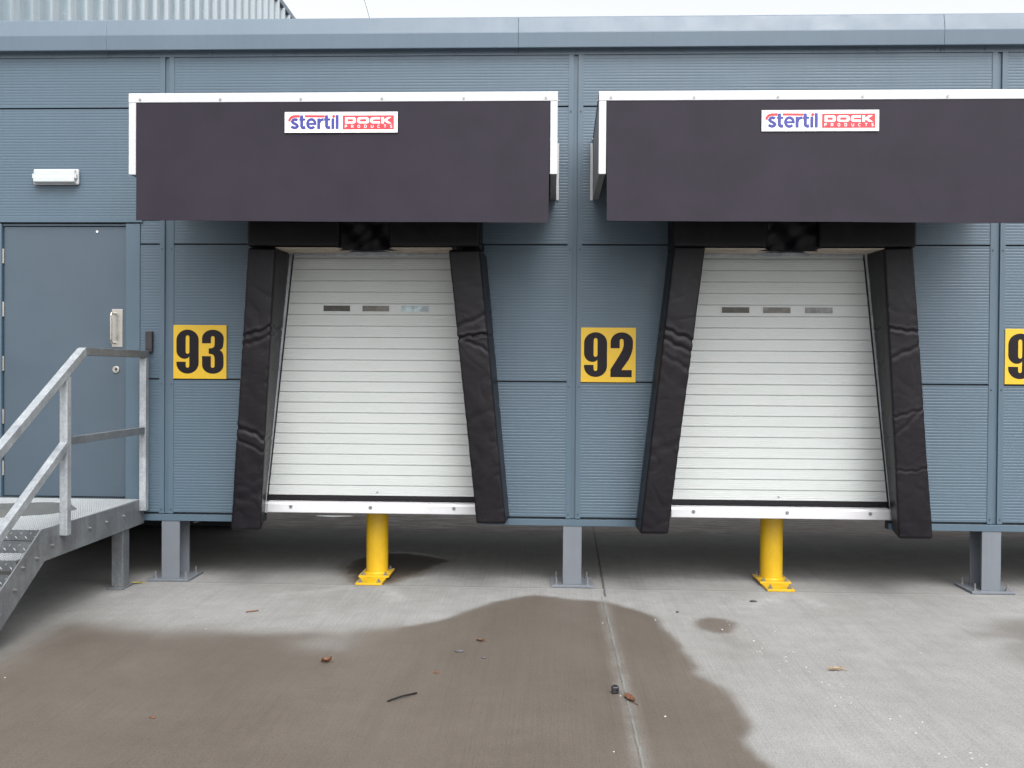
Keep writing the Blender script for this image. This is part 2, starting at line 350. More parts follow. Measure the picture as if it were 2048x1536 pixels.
# ------------------------------------------------------------------ loading bay building
BL = empty('loading_bay_building')
tag(BL, 'low grey blue ribbed loading bay building raised on steel columns', 'building')
SEAM = [-5.93, -2.866, .180, 3.232, 6.28]
XL, XR = -4.66, 7.4
J0, J1, J2, J3, J4 = .508, 1.512, 2.520, 3.535, 3.915
HALF = .054
def ribbed(mb, x0, x1, z0, z1):
    """one flat cladding panel face with narrow horizontal grooves, joint lips at its edges"""
    prof = [(.028, z0+.006), (.0, z0+.006), (0, z0+.014)]
    z = z0+.014; p = .0212
    while z+p < z1-.012:
        prof += [(0, z+.010), (.0011, z+.0125), (.0011, z+.0165), (0, z+.019)]; z += p
    prof += [(0, z1-.006), (.028, z1-.006)]
    vs = []; fs = []
    for (y, zz) in prof: vs += [(x0, y, zz), (x1, y, zz)]
    for i in range(len(prof)-1): fs.append((2*i, 2*i+1, 2*i+3, 2*i+2))
    mb.add(vs, fs)
OPEN = [(-2.13, -.49, .4, 2.47), (.86, 2.48, .4, 2.47), (-4.17, -3.075, .4, 2.69)]
wall = MB(); wall.cur = 0
edges = [XL]+[s for s in SEAM if XL < s < XR]+[XR]
for i in range(len(edges)-1):
    a = edges[i]+(HALF if i > 0 else 0); c = edges[i+1]-(HALF if i < len(edges)-2 else 0)
    for z0, z1 in ((J0, J1), (J1, J2), (J2, J3), (J3, J4)):
        if i == 0 and (z0, z1) == (J2, J3): z0 = 2.70          # above the entrance door
        segs = [(a, c)]
        for (o0, o1, q0, q1) in OPEN:
            if z0 < q1-.06 and z1 > q0:
                ns = []
                for (u, v_) in segs:
                    if o1 <= u or o0 >= v_: ns.append((u, v_)); continue
                    if o0 > u: ns.append((u, o0))
                    if o1 < v_: ns.append((o1, v_))
                segs = ns
        for (u, v_) in segs:
            if v_-u > .02: ribbed(wall, u, v_, z0, z1)
    if i == 0:      # the strip beside the entrance door between its frame and the seam
        ribbed(wall, -3.066, c, J2, 2.70)
        ribbed(wall, XL, -4.172, J2, 2.70)
wall.cur = 1
def backing(x0, x1, z0, z1): wall.box(x0, x1, .03, .09, z0, z1)
backing(XL, -4.17, .45, 3.93); backing(-4.17, -3.066, 2.69, 3.93); backing(-3.066, -2.13, .45, 3.93)
backing(-2.13, -.49, 2.47, 3.93); backing(-.49, .86, .45, 3.93); backing(.86, 2.48, 2.47, 3.93); backing(2.48, XR, .45, 3.93)
wall.build('cladding_wall', [M['wall'], M['dark_gap']], BL)
# base flashing and shadow gap
bf = MB()
for (u, v_) in ((-3.0, -2.13), (-.49, .86), (2.48, XR), (XL, -3.0)):
    bf = MB(); bf.prism([(-.006, .449), (.02, .449), (.02, .497), (-.006, .497)], u, v_, 'x'); bf.build('base_flashing', M['wall'], BL, bevel=.002)

# seam cover strips
for s in SEAM:
    if not XL < s < XR: continue
    mb = MB()
    prof = [(-.054, .02), (-.054, -.004), (-.0165, -.004), (-.0155, .012), (.0155, .012), (.0165, -.004), (.054, -.004), (.054, .02)]
    vs = [(s+x, y, z) for z in (.503, 3.912) for (x, y) in prof]; k = len(prof)
    mb.add(vs, [(i, i+1, i+1+k, i+k) for i in range(k-1)])
    cs = mb.build('cover_strip', M['wall'], BL)
    for z in (.535, 1.475, 2.484, 3.497):
        for d in (-.036, .036):
            q = MB(); q.cyl((s+d, -.004, z), (s+d, -.008, z), .0055, 10); q.build('screw', M['dark_gap'], cs)
# coping
cp = MB()
CPROF = [(-.005, 3.912), (-.005, 3.958), (-.062, 3.944), (-.066, 3.948), (-.076, 4.050), (-.075, 4.058), (-.054, 4.166), (-.046, 4.176), (.30, 4.18), (.30, 4.10), (.03, 4.10), (.03, 3.912)]
for (u, v_) in ((XL, -3.3005), (-3.2995, -.2455), (-.2445, 2.8075), (2.8085, XR)): cp.prism(CPROF, u, v_, 'x')
cpo = cp.build('coping', M['coping'], BL, bevel=.004)
for x in (-4.2, -3.75, -3.322, -3.273, -2.991, -2.533, -2.074, -1.617, -1.158, -.702, -.27, -.219, .075, .529, .983, 1.432, 1.904, 2.359, 2.776, 2.84, 3.128, 3.6):
    q = MB(); q.cyl((x, -.005, 3.932), (x, -.009, 3.932), .011, 14); q.cyl((x, -.009, 3.932), (x, -.016, 3.932), .006, 6); q.build('screw', M['coping'], cpo)
for x in (2.74, 2.80):
    q = MB(); q.cyl((x, .03, 4.17), (x, .03, 4.196), .007, 8); q.build('screw', M['bolt'], cpo)
DEEP = 2.55
rf = MB(); rf.box(XL, XR, .31, DEEP, 4.04, 4.12); rf.build('roof', M['roofing'], BL)
sh = MB(); sh.box(XL, XR, DEEP-.08, DEEP, .45, 4.04); sh.box(XR-.06, XR, .09, DEEP-.08, .45, 4.04); sh.box(XL, XL+.05, .09, DEEP-.08, .45, 4.04)
sh.build('rear_wall', M['wall'], BL)
sk = MB(); sk.box(XL, -2.95, DEEP-.075, DEEP-.005, .003, .449); sk.build('added_rear_blocker', M['dark_gap'], BL)  # added panel blocking light from behind, so the left underside stays dark
fl = MB(); fl.box(XL, XR, .10, DEEP-.085, .535, .60)
fl.build('floor_slab', M['under'], BL)
# columns
for s in (-2.832, .178, 3.214, 6.262):
    mb = MB(); h0, h1 = .018, .458
    mb.box(s-.068, s+.068, .0, .016, h0, h1); mb.box(s-.068, s+.068, .19, .206, h0, h1); mb.box(s-.006, s+.006, .016, .19, h0, h1)
    c = mb.build('column', M['column'], BL, bevel=.0015)
    p = MB(); p.box(s-.155, s+.155, -.045, .26, .002, .018); bp_ = p.build('base_plate', M['column'], c, bevel=.002)
    for dx in (-.115, .115):
        for y in (.0, .21):
            q = MB(); hexbolt(q, (s+dx, y, .018), (0, 0, 1), .013, .012, .035); q.build('anchor_bolt', M['bolt'], c)
# loading doors
def loading_door(xc, x0, x1, panes, top_shift=0.):
    m_ = MB(); y0 = .035; zt = 2.424
    lines = [zt-.0845*i for i in range(11)]; zb = .648; q = lines[-1]; nn = 12
    lines += [q-(q-zb)/nn*(i+1) for i in range(nn)]
    segs = []
    for i in range(len(lines)-1): segs.append((lines[i+1], lines[i]))
    prof = [(y0+.02, 2.47), (y0, 2.47), (y0, zt+.004), (y0+.009, zt+.002)]
    for (a, t) in segs:
        hgt = t-a
        prof += [(y0+.009, t-.002), (y0+.0005, t-.006)]
        win = abs((a+t)/2-2.045) < .03
        for k in range(1, 5):
            zc = t-.006-(hgt-.008)*k/5
            if not win: prof += [(y0, zc+.003), (y0+.0009, zc+.001), (y0+.0009, zc-.001), (y0, zc-.003)]
        prof += [(y0, a+.003), (y0+.009, a+.001)]
    prof.append((y0+.02, zb))
    wz = (2.026, 2.069)
    vs = [(x, y, z) for (y, z) in prof for x in (x0, x1)]
    m_.add(vs, [(2*i, 2*i+1, 2*i+3, 2*i+2) for i in range(len(prof)-1)])
    d = m_.build('loading_door', M['slat'], BL)
    d['label'] = 'white horizontally slatted loading door with three small panes'
    for (wx, mat) in panes:
        f = MB(); zc0, zc1 = wz[0]+top_shift, wz[1]+top_shift
        fr = .006
        f.box(wx-fr, wx+.2+fr, y0-.004, y0-.0005, zc1, zc1+fr); f.box(wx-fr, wx+.2+fr, y0-.004, y0-.0005, zc0-fr, zc0)
        f.box(wx-fr, wx, y0-.004, y0-.0005, zc0, zc1); f.box(wx+.2, wx+.2+fr, y0-.004, y0-.0005, zc0, zc1)
        f.cur = 1; f.box(wx, wx+.2, y0-.002, y0-.0003, zc0, zc1)
        f.build('window', [M['slat'], M[mat]], d)
    s_ = MB(); s_.box(x0, x1, y0-.006, y0+.012, .612, .6465)
    for i in range(22): s_.box(x0+.05+i*(x1-x0-.1)/21.-.012, x0+.05+i*(x1-x0-.1)/21.+.012, y0-.009, y0-.006, .626, .634)
    s_.build('bottom_seal', M['rubber'], d, bevel=.003)
    hb = MB(); hb.box(x0, x1, y0-.012, y0-.001, 2.44, 2.469); hb.build('head_trim', M['frame'], d, bevel=.002)
    q = MB(); q.cyl((xc+.03, y0, .675), (xc+.03, y0-.004, .675), .007, 12); q.build('screw', M['bolt'], d)
    return d
D1 = loading_door(-1.31, -2.125, -.495, [(-1.69, 'pane_dark'), (-1.397, 'pane_mid'), (-1.103, 'pane_pale')])
D2 = loading_door(1.66, .865, 2.475, [(1.263, 'pane_dark'), (1.562, 'pane_mid'), (1.867, 'pane_grey')], .0)
# slanted guide strips in front of the door edges, and the liner that closes the wedge behind the pads
def guide(xt, xb, side, mats=('frame', 'rubber')):
    g = MB(); zt, zb = 2.45, .60; sg = side
    def strip(o0, o1, y0, y1):
        xs = sorted((o0*sg, o1*sg))
        g.hexa([(xb+xs[0], y0, zb), (xb+xs[1], y0, zb), (xb+xs[1], y1, zb), (xb+xs[0], y1, zb), (xt+xs[0], y0, zt), (xt+xs[1], y0, zt), (xt+xs[1], y1, zt), (xt+xs[0], y1, zt)])
    strip(0, .026, -.006, .028); strip(-.012, -.0005, -.01, .02)
    g.cur = 1; strip(.0265, .032, .012, .03)
    return g
g = guide(-1.945, -2.135, 1); gd = g.build('door_guide', [M['frame'], M['rubber']], D1)
g = guide(-.655, -.48, -1); g.build('door_guide', [M['frame'], M['rubber']], D1)
g = guide(1.02, .852, 1); g.build('door_guide', [M['frame'], M['rubber']], D2)
g = guide(2.312, 2.512, -1); gd2 = g.build('door_guide', [M['frame'], M['rubber']], D2)
for (o, xt, xb, y) in ((gd, -1.952, -2.142, -.011), (gd2, 2.319, 2.519, -.011)):
    for i in range(9):
        t = (i+.5)/9; q = MB(); x = xb+(xt-xb)*t; z = .6+1.85*t
        q.cyl((x, y, z), (x, y-.004, z), .006, 10); q.build('screw', M['bolt'], o)
# dock sills: white folded plates below the doors
for (x0, x1, bolts) in ((-2.14, -.53, (-1.915, -1.319, -.698)), (.90, 2.52, (1.061, 1.739, 2.336))):
    s_ = MB(); s_.prism([(-.02, .524), (-.024, .528), (-.024, .584), (-.014, .600), (.03, .606), (.1, .606), (.1, .598), (.0, .590), (-.008, .524)], x0+.05 if x0 < 0 else x0, x1 if x0 < 0 else x1-.045, 'x')
    sl_ = s_.build('dock_sill', M['sill'], BL, bevel=.002)
    e = MB()
    if x0 < 0: e.prism([(-.022, .523), (-.022, .585), (-.012, .602), (.05, .602), (.05, .523)], x0, x0+.0495, 'x')
    else: e.prism([(-.022, .523), (-.022, .585), (-.012, .602), (.05, .602), (.05, .523)], x1-.0445, x1, 'x')
    e.build('end_cap', M['frame'], sl_)
    for x in bolts:
        q = MB(); q.cyl((x, -.024, .569), (x, -.027, .569), .013, 16); q.cyl((x, -.027, .569), (x, -.031, .569), .0075, 6); q.build('bolt', M['bolt'], sl_)
# entrance door
ed = MB(); ed.box(-4.122, -3.183, .018, .06, .62, 2.652); EDO = ed.build('entrance_door', M['door'], BL, bevel=.003)
EDO['label'] = 'plain grey steel entrance door at the top of the steps'
fr = MB(); fr.box(-3.176, -3.068, -.008, .06, .50, 2.672); fr.box(-4.175, -4.128, -.008, .06, .50, 2.672); fr.build('door_frame', M['wall'], EDO, bevel=.003)
fr = MB(); fr.cur = 0; fr.box(-4.128, -3.176, .010, .06, 2.658, 2.672); fr.prism([(-.014, 2.682), (-.014, 2.706), (.02, 2.712), (.02, 2.682)], -4.175, -3.05, 'x'); fr.build('door_head', M['wall'], EDO)
fr = MB(); fr.box(-4.17, -3.07, .061, .08, .5, 2.69); fr.build('door_reveal', M['dark_gap'], EDO)
fr = MB(); fr.box(-4.128, -3.176, -.01, .017, .596, .615); fr.build('threshold', M['dark_gap'], EDO)
for z in (2.43, 2.03, 1.62, 1.22, .83):
    q = MB(); q.cyl((-4.125, .012, z-.055), (-4.125, .012, z+.055), .008, 10); q.build('hinge', M['steel'], EDO)
q = MB(); q.box(-3.291, -3.21, .014, .018, 1.749, 2.034); hp = q.build('handle_plate', M['steel'], EDO, bevel=.0015)
q = MB(); pts = [(-3.266, .014, 1.78), (-3.272, -.03, 1.782), (-3.272, -.04, 1.80), (-3.272, -.04, 1.98), (-3.272, -.03, 2.0), (-3.266, .014, 2.002)]
for a, c in zip(pts[:-1], pts[1:]): q.cyl(a, c, .0085, 12)
q.build('pull_handle', M['steel'], hp, smooth=True)
q = MB(); q.cyl((-3.258, .018, 1.58), (-3.258, .008, 1.58), .026, 24); lk = q.build('door_lock', M['steel'], EDO, bevel=.002)
q = MB(); q.cyl((-3.255, .008, 1.583), (-3.255, .0045, 1.583), .008, 12); q.box(-3.2575, -3.2525, .0055, .008, 1.563, 1.583); q.build('keyhole', M['rubber'], lk)
q = MB(); q.cyl((-3.405, .018, 2.615), (-3.405, .012, 2.615), .009, 12); q.build('bright_latch_hole', M['logo_white'], EDO)  # white disc painted in for the bright latch hole
# diagonal brace just behind the left column
q = MB(); q.cyl((-2.75, .25, .40), (-2.45, .30, .505), .012, 8); q.build('brace', M['column'], BL)

# ------------------------------------------------------------------ dock canopies
def logo(parent, x0, z0, y):
    """0.74 x 0.135 m sticker, drawn from the photograph; local units of 1/2048 zoom px"""
    k = .74/1845.
    def T(p): return (x0+(p[0]-82)*k, z0-(p[1]-75)*k)
    pl = MB(); pl.box(x0, x0+.74, y-.0015, y, z0-.134, z0)
    st = pl.build('sticker', M['logo_white'], parent); st['label'] = 'white rectangular sticker with blue and red lettering'
    bx = MB(); a = T((1032, 132)); c = T((1868, 360)); bx.box(a[0], c[0], y-.0022, y-.0016, c[1], a[1]); bx.build('red_panel', M['logo_red'], st)
    ln = MB(); a = T((100, 388)); c = T((1905, 392)); ln.box(a[0], c[0], y-.0021, y-.0016, c[1], a[1]); ln.build('border_line', M['hood_side'], st)
    def stroke(mb, pts, wd, yy):
        P = [Vector(T(p)) for p in pts]; L_, R_ = [], []
        for i, p in enumerate(P):
            d1 = (P[i]-P[i-1]).normalized() if i else None; d2 = (P[i+1]-P[i]).normalized() if i < len(P)-1 else None
            d1 = d1 or d2; d2 = d2 or d1; t = (d1+d2); t = t.normalized() if t.length > 1e-6 else d1
            nn = Vector((-t.y, t.x)); sc = 1/max(.45, nn.dot(Vector((-d1.y, d1.x))))
            L_.append(p+nn*wd*k/2*sc); R_.append(p-nn*wd*k/2*sc)
        kk = len(P); vs = []
        for yq in (yy, yy+.0003):
            vs += [(q.x, yq, q.y) for q in L_]+[(q.x, yq, q.y) for q in R_]
        fs = []
        for i in range(kk-1):
            fs += [(i, i+1, kk+i+1, kk+i), (2*kk+i, 3*kk+i, 3*kk+i+1, 2*kk+i+1), (i, 2*kk+i, 2*kk+i+1, i+1), (kk+i, kk+i+1, 3*kk+i+1, 3*kk+i)]
        fs += [(0, kk, 3*kk, 2*kk), (kk-1, 3*kk-1, 4*kk-1, 2*kk-1)]
        mb.add(vs, fs)
    cnt = [0]
    def lay(): cnt[0] += 1; return y-.0027-.00006*cnt[0]
    b_ = MB(); W_ = 50
    def ar(cx, cy, rx, ry, a0, a1, q=14): return [(cx+rx*math.cos(R(a0+(a1-a0)*i/q)), cy-ry*math.sin(R(a0+(a1-a0)*i/q))) for i in range(q+1)]
    # s
    stroke(b_, [(290, 212)]+ar(245, 225, 48, 38, 60, 270, 10)[0:0]+[(275, 200), (248, 196), (218, 205), (205, 228), (218, 250), (250, 265), (282, 285), (292, 305), (275, 326), (245, 332), (215, 325), (190, 308)], 46, lay())
    for tx in (360, 768):   # t
        stroke(b_, [(tx, 128), (tx, 300), (tx+10, 322), (tx+30, 330), (tx+62, 326)], 52, lay()); stroke(b_, [(tx-40, 197), (tx+62, 197)], 36, lay())
    # e
    stroke(b_, ar(518, 265, 63, 70, 2, 318, 24), 44, lay()); stroke(b_, [(475, 268), (603, 268)], 34, lay())
    # r
    stroke(b_, [(640, 180), (640, 352)], 50, lay()); stroke(b_, [(650, 250), (662, 215), (690, 200), (722, 196)], 42, lay())
    stroke(b_, [(872, 180), (872, 352)], 50, lay()); stroke(b_, [(941, 125), (941, 352)], 50, lay())
    b_.build('lettering', M['logo_blue'], st)
    r_ = MB(); stroke(r_, [(155, 225), (163, 190), (190, 160), (230, 145), (330, 143)], 40, lay()); stroke(r_, [(412, 143), (738, 146)], 34, lay())
    q = T((884, 147)); yy = lay(); r_.cyl((q[0], yy+.0003, q[1]), (q[0], yy, q[1]), 25*k, 20); r_.build('red_accent', M['logo_red'], st)
    w_ = MB()
    def rr(x0_, x1_, y0_, y1_, rx, ry): return [T(p) for p in ar(x0_+rx, y0_+ry, rx, ry, 180, 90, 6)+ar(x1_-rx, y0_+ry, rx, ry, 90, 0, 6)+ar(x1_-rx, y1_-ry, rx, ry, 0, -90, 6)+ar(x0_+rx, y1_-ry, rx, ry, -90, -180, 6)]
    loops = [[T(p) for p in [(1072, 163)]+ar(1205, 193, 42, 30, 90, 0, 6)+ar(1205, 234, 42, 30, 0, -90, 6)+[(1072, 264)]], [T(p) for p in [(1116, 194)]+ar(1186, 205, 16, 11, 90, 0, 4)+ar(1186, 223, 16, 11, 0, -90, 4)+[(1116, 234)]]]
    loops += [rr(1270, 1464, 163, 264, 45, 34), rr(1314, 1420, 194, 234, 16, 12)]
    loops += [[T(p) for p in [(1642, 163)]+ar(1528, 197, 44, 34, 90, 180, 6)+ar(1528, 230, 44, 34, 180, 270, 6)+[(1642, 264), (1642, 230)]+ar(1540, 220, 14, 10, -90, -180, 4)+ar(1540, 208, 14, 10, 180, 90, 4)+[(1642, 198)]]]
    loops += [[T(p) for p in [(1664, 163), (1706, 163), (1706, 204), (1765, 163), (1828, 163), (1752, 212), (1832, 264), (1766, 264), (1706, 224), (1706, 264), (1664, 264)]]]
    dk = filled('lettering', loops, .0006, M['logo_white'], st); dk.location.y = y-.0027
    sm = 7.5
    def small(x, segs):
        for s_ in segs: stroke(w_, [(x+a*36, 334-c*44) for a, c in s_], sm, lay())
    small(1072, [[(0, 0), (0, 1), (.7, 1), (.9, .75), (.7, .5), (.1, .5)]])
    small(1175, [[(0, 0), (0, 1), (.7, 1), (.9, .75), (.7, .5), (.1, .5)], [(.4, .5), (.9, 0)]])
    small(1278, [[(.5, 1), (.1, .85), (0, .5), (.1, .15), (.5, 0), (.9, .15), (1, .5), (.9, .85), (.5, 1)]])
    small(1388, [[(0, .02), (0, 1), (.6, 1), (.9, .75), (.9, .25), (.6, 0), (.1, 0)]])
    small(1498, [[(0, 1), (0, .2), (.3, 0), (.6, 0), (.9, .2), (.9, 1)]])
    small(1603, [[(.9, .9), (.5, 1), (.1, .85), (0, .5), (.1, .15), (.5, 0), (.9, .1)]])
    small(1706, [[(0, 1), (1, 1)], [(.5, .9), (.5, 0)]])
    small(1808, [[(.85, .9), (.4, 1), (.05, .8), (.2, .58), (.7, .42), (.85, .2), (.5, 0), (0, .1)]])
    w_.build('lettering', M['logo_white'], st)
    tm = MB()
    stroke(tm, [(985, 128), (1000, 128)], 5, lay()); stroke(tm, [(993, 131), (993, 145)], 5, lay()); tm.build('lettering', M['hood_side'], st)
def canopy(x0, label):
    W_ = 2.82; x1 = x0+W_; YF = -.85
    c = empty('dock_canopy', (0, 0, 0)); tag(c, label, 'canopy', 'canopies over the loading doors')
    t = MB(); t.prism([(YF, 3.334), (YF, 3.39), (YF+.006, 3.396), (YF+.07, 3.392), (YF+.07, 3.386), (YF+.012, 3.386), (YF+.012, 3.334)], x0, x1, 'x')
    tr = t.build('top_trim', M['white_trim'], c, bevel=.002)
    for i in range(6):
        x = x0+.077+i*(W_-.154)/5.*1.0; q = MB(); q.cyl((x, YF, 3.352), (x, YF-.004, 3.352), .008, 12); q.build('screw', M['bolt'], tr)
    for sx, xa, xb in ((-1, x0+.001, x0+.048), (1, x1-.048, x1-.001)):
        s_ = MB(); s_.box(xa, xb, YF+.0015, YF+.012, 2.862, 3.3335); s_.build('side_trim', M['white_trim'], c, bevel=.002)
        p = MB(); p.hexa([(xa+.003, YF+.0125, 2.864), (xb-.003, YF+.0125, 2.864), (xb-.003, -.008, 2.850), (xa+.003, -.008, 2.850), (xa+.003, YF+.0125, 3.384), (xb-.003, YF+.0125, 3.384), (xb-.003, -.008, 3.30), (xa+.003, -.008, 3.30)])
        sp_ = p.build('side_panel', M['hood_side'], c, bevel=.002)
        xo = xa if sx < 0 else xb
        f = MB(); f.box(min(xo-.021*(-sx)*-1 if False else xo, xo+sx*.018), max(xo, xo+sx*.018), -.012, -.005, 2.846, 3.262); f.build('wall_flange', M['white_trim'], sp_)
        e = MB(); e.hexa([(xa-.002, YF+.014, 3.3845), (xb+.002, YF+.014, 3.3845), (xb+.002, -.01, 3.3005), (xa-.002, -.01, 3.3005), (xa-.002, YF+.014, 3.3865), (xb+.002, YF+.014, 3.3865), (xb+.002, -.01, 3.3025), (xa-.002, -.01, 3.3025)])
        e.build('edge_trim', M['hood_dark'], sp_)
        for (yy, zz) in ((-.78, 3.372), (-.05, 3.30)):
            q = MB(); q.cyl((xo, yy, zz-.02), (xo+sx*.01, yy, zz-.02), .008, 10); q.build('screw', M['bolt'], sp_)
    r_ = MB(); r_.hexa([(x0+.05, YF+.08, 3.368), (x1-.05, YF+.08, 3.368), (x1-.05, -.008, 3.292), (x0+.05, -.008, 3.292), (x0+.05, YF+.08, 3.380), (x1-.05, YF+.08, 3.380), (x1-.05, -.008, 3.302), (x0+.05, -.008, 3.302)])
    r_.build('roof_panel', M['hood_dark'], c)
    # hanging front curtain: thin flexible sheet with a faint ripple
    cu = MB(); nx, nz = 60, 24; xa, xb = x0+.0505, x1-.0505
    vs = []
    for side in (0, 1):
        for j in range(nz+1):
            for i in range(nx+1):
                u = i/nx; t_ = j/nz; z = 3.334-t_*(3.334-(2.56-.014*u))
                y = YF+.004+side*.004-.012*t_*t_+.006*t_*math.sin(u*9+x0)+.002*t_*math.sin(u*31)
                vs.append((xa+(xb-xa)*u+(.006-.012*u)*t_, y, z))
    o1 = (nx+1)*(nz+1); fs = []
    for j in range(nz):
        for i in range(nx):
            a = j*(nx+1)+i; fs += [(a, a+1, a+nx+2, a+nx+1), (o1+a, o1+a+nx+1, o1+a+nx+2, o1+a+1)]
    for i in range(nx):
        for a in (i, nz*(nx+1)+i): fs.append((a, a+1, o1+a+1, o1+a))
    for j in range(nz):
        for a in (j*(nx+1), j*(nx+1)+nx): fs.append((a, a+nx+1, o1+a+nx+1, o1+a))
    cu.add(vs, fs); cu.build('curtain', M['curtain'], c, smooth=True)
    logo(c, x0+1.04, 3.266, YF+.0005-.004)
    return c
canopy(-2.778, 'black canopy with white trim over the loading door numbered 93')
canopy(.306, 'black canopy with white trim over the loading door numbered 92')

# ------------------------------------------------------------------ dock seals (foam pads)
def loft(C8, nt_, folds, seed, name, parent, axis_n, rad=.014, amp=.0035, capk=.006):
    """C8[t][v][u] corner points: t end, v front(0)/back(1), u left/right. Rounded section, creased vinyl skin."""
    nu, nv = 22, 16
    sect = []
    for i in range(nu): sect.append((-1+2*i/nu, -1))
    for i in range(nv): sect.append((1, -1+2*i/nv))
    for i in range(nu): sect.append((1-2*i/nu, 1))
    for i in range(nv): sect.append((-1, 1-2*i/nv))
    C8 = [[[Vector(p) for p in row] for row in e] for e in C8]
    wu = (C8[0][0][1]-C8[0][0][0]).length; wv = (C8[0][1][0]-C8[0][0][0]).length
    vs = []; K = len(sect)
    for j in range(nt_+1):
        t = j/nt_
        g = [[C8[0][v][u].lerp(C8[1][v][u], t) for u in (0, 1)] for v in (0, 1)]
        ctr = (g[0][0]+g[0][1]+g[1][0]+g[1][1])/4
        shr = min(1, .90+.1*math.sqrt(min(1, min(t, 1-t)/capk)))
        for (u, v) in sect:
            # round the corners
            du, dv = (1-abs(u))*wu/2, (1-abs(v))*wv/2; uu, vv = u, v
            if du < rad and dv < rad:
                a, c = rad-du, rad-dv; L_ = math.hypot(a, c)
                if L_ > rad: uu = math.copysign(1-(rad-a*rad/L_)/(wu/2), u); vv = math.copysign(1-(rad-c*rad/L_)/(wv/2), v)
            p = (g[0][0].lerp(g[0][1], (uu+1)/2)).lerp(g[1][0].lerp(g[1][1], (uu+1)/2), (vv+1)/2)
            p = ctr+(p-ctr)*shr
            outw = (p-ctr); outw -= axis_n*outw.dot(axis_n); outw.normalize()
            d = 0; 
            for (t0, sl_, dep, wd) in folds:
                dep = dep*.55; wd = wd*.62
                e = (t-t0-sl_*u-.012*noise.noise(Vector((u*2, v*2, seed+t0*9))))
                d -= dep*math.exp(-(e/wd)**2); d += dep*.3*math.exp(-((e-wd*2.0)/(wd*1.2))**2); d += dep*.2*math.exp(-((e+wd*2.2)/(wd*1.4))**2)
            q = p*3.2; d += amp*noise.noise(Vector((q.x+seed, q.y*1.5, q.z*.8)))
            q = p*11; d += amp*.45*noise.noise(Vector((q.x+q.z*.9+seed, q.y, q.z*.45)))
            eu = math.exp(-((1-abs(u))*wu/2/.035)); ev = math.exp(-((1-abs(v))*wv/2/.045)); ed_ = max(eu if abs(v) > .98 else 0, ev if abs(u) > .98 else 0)
            L_t = (C8[1][0][0]-C8[0][0][0]).length*t
            d -= .0036*ed_*max(0, noise.noise(Vector((L_t*24+seed*3, u*1.3+v*.7, seed)))+.15)
            q2 = noise.noise(Vector((L_t*7+u*1.6*noise.noise(Vector((L_t*2, seed, 0))), u*.8+v*.6, seed+5))); d -= .0027*max(0, .18-abs(q2))/.18*(.35+.65*noise.noise(Vector((L_t*1.7, seed, 9))))
            if v <= -.99: d += .004*(1-u*u)
            vs.append(p+outw*d)
    mb = MB(); fs = []
    for j in range(nt_):
        for i in range(K): fs.append((j*K+i, j*K+(i+1) % K, (j+1)*K+(i+1) % K, (j+1)*K+i))
    fs += [tuple(range(K)), tuple(range((nt_+1)*K-1, nt_*K-1, -1))]
    mb.add(vs, fs)
    return mb.build(name, M['vinyl'], parent, smooth=60)
PUCK = 1
def side_pad(par, ft, fb, bt, bb, zt, zb, yf, folds, seed):
    C8 = [[[(fb[0], yf, zb), (fb[1], yf, zb)], [(bb[0], -.006, zb), (bb[1], -.006, zb)]], [[(ft[0], yf, zt), (ft[1], yf, zt)], [(bt[0], -.006, zt), (bt[1], -.006, zt)]]]
    return loft(C8, 260, folds, seed, 'side_pad', par, Vector((0, 0, 1)))
def header_pad(par, x0, x1, yf, zb, zt, folds, seed):
    C8 = [[[(x0, yf, zb), (x0, yf, zt)], [(x0, -.006, zb), (x0, -.006, zt)]], [[(x1, yf, zb), (x1, yf, zt)], [(x1, -.006, zb), (x1, -.006, zt)]]]
    return loft(C8, 60, folds, seed, 'header_pad', par, Vector((1, 0, 0)), rad=.014, amp=.004, capk=.012)
def drape(par, x0, x1, seed):
    mb = MB(); nx, nz = 50, 30; vs = []
    for side in (0, 1):
        for j in range(nz+1):
            for i in range(nx+1):
                u = i/nx; t = j/nz; z = 2.80-t*(2.80-2.452+.014*math.sin(u*math.pi))
                sag = math.sin(u*math.pi)
                y = -.285+.03*sag+.009*math.sin((u*2.2-t*1.5)*5+seed)*(.3+t)+.012*noise.noise(Vector((u*5+t*4, t*3-u*2, seed)))+side*.004
                vs.append((x0-.02+(x1-x0+.04)*u, y, z))
    o1 = (nx+1)*(nz+1); fs = []
    for j in range(nz):
        for i in range(nx):
            a = j*(nx+1)+i; fs += [(a, a+1, a+nx+2, a+nx+1), (o1+a, o1+a+nx+1, o1+a+nx+2, o1+a+1)]
    for i in range(nx):
        for a in (i, nz*(nx+1)+i): fs.append((a, a+1, o1+a+1, o1+a))
    for j in range(nz):
        for a in (j*(nx+1), j*(nx+1)+nx): fs.append((a, a+nx+1, o1+a+nx+1, o1+a))
    # soffit of the drape running back to the door head
    mb.add(vs, fs); xa, xb = x0-.12, x1+.12
    mb.hexa([(x0, -.262, 2.442), (x1, -.262, 2.442), (xb, -.01, 2.470), (xa, -.01, 2.470), (x0, -.262, 2.447), (x1, -.262, 2.447), (xb, -.01, 2.475), (xa, -.01, 2.475)])
    return mb.build('drape', M['vinyl'], par, smooth=50)
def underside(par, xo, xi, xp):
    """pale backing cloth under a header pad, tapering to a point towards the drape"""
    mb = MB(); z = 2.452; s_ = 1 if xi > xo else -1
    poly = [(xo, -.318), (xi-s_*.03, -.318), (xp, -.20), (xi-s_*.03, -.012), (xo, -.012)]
    mb.prism(poly, z, z+.004, 'z'); return mb.build('pad_underside', M['beige'], par)
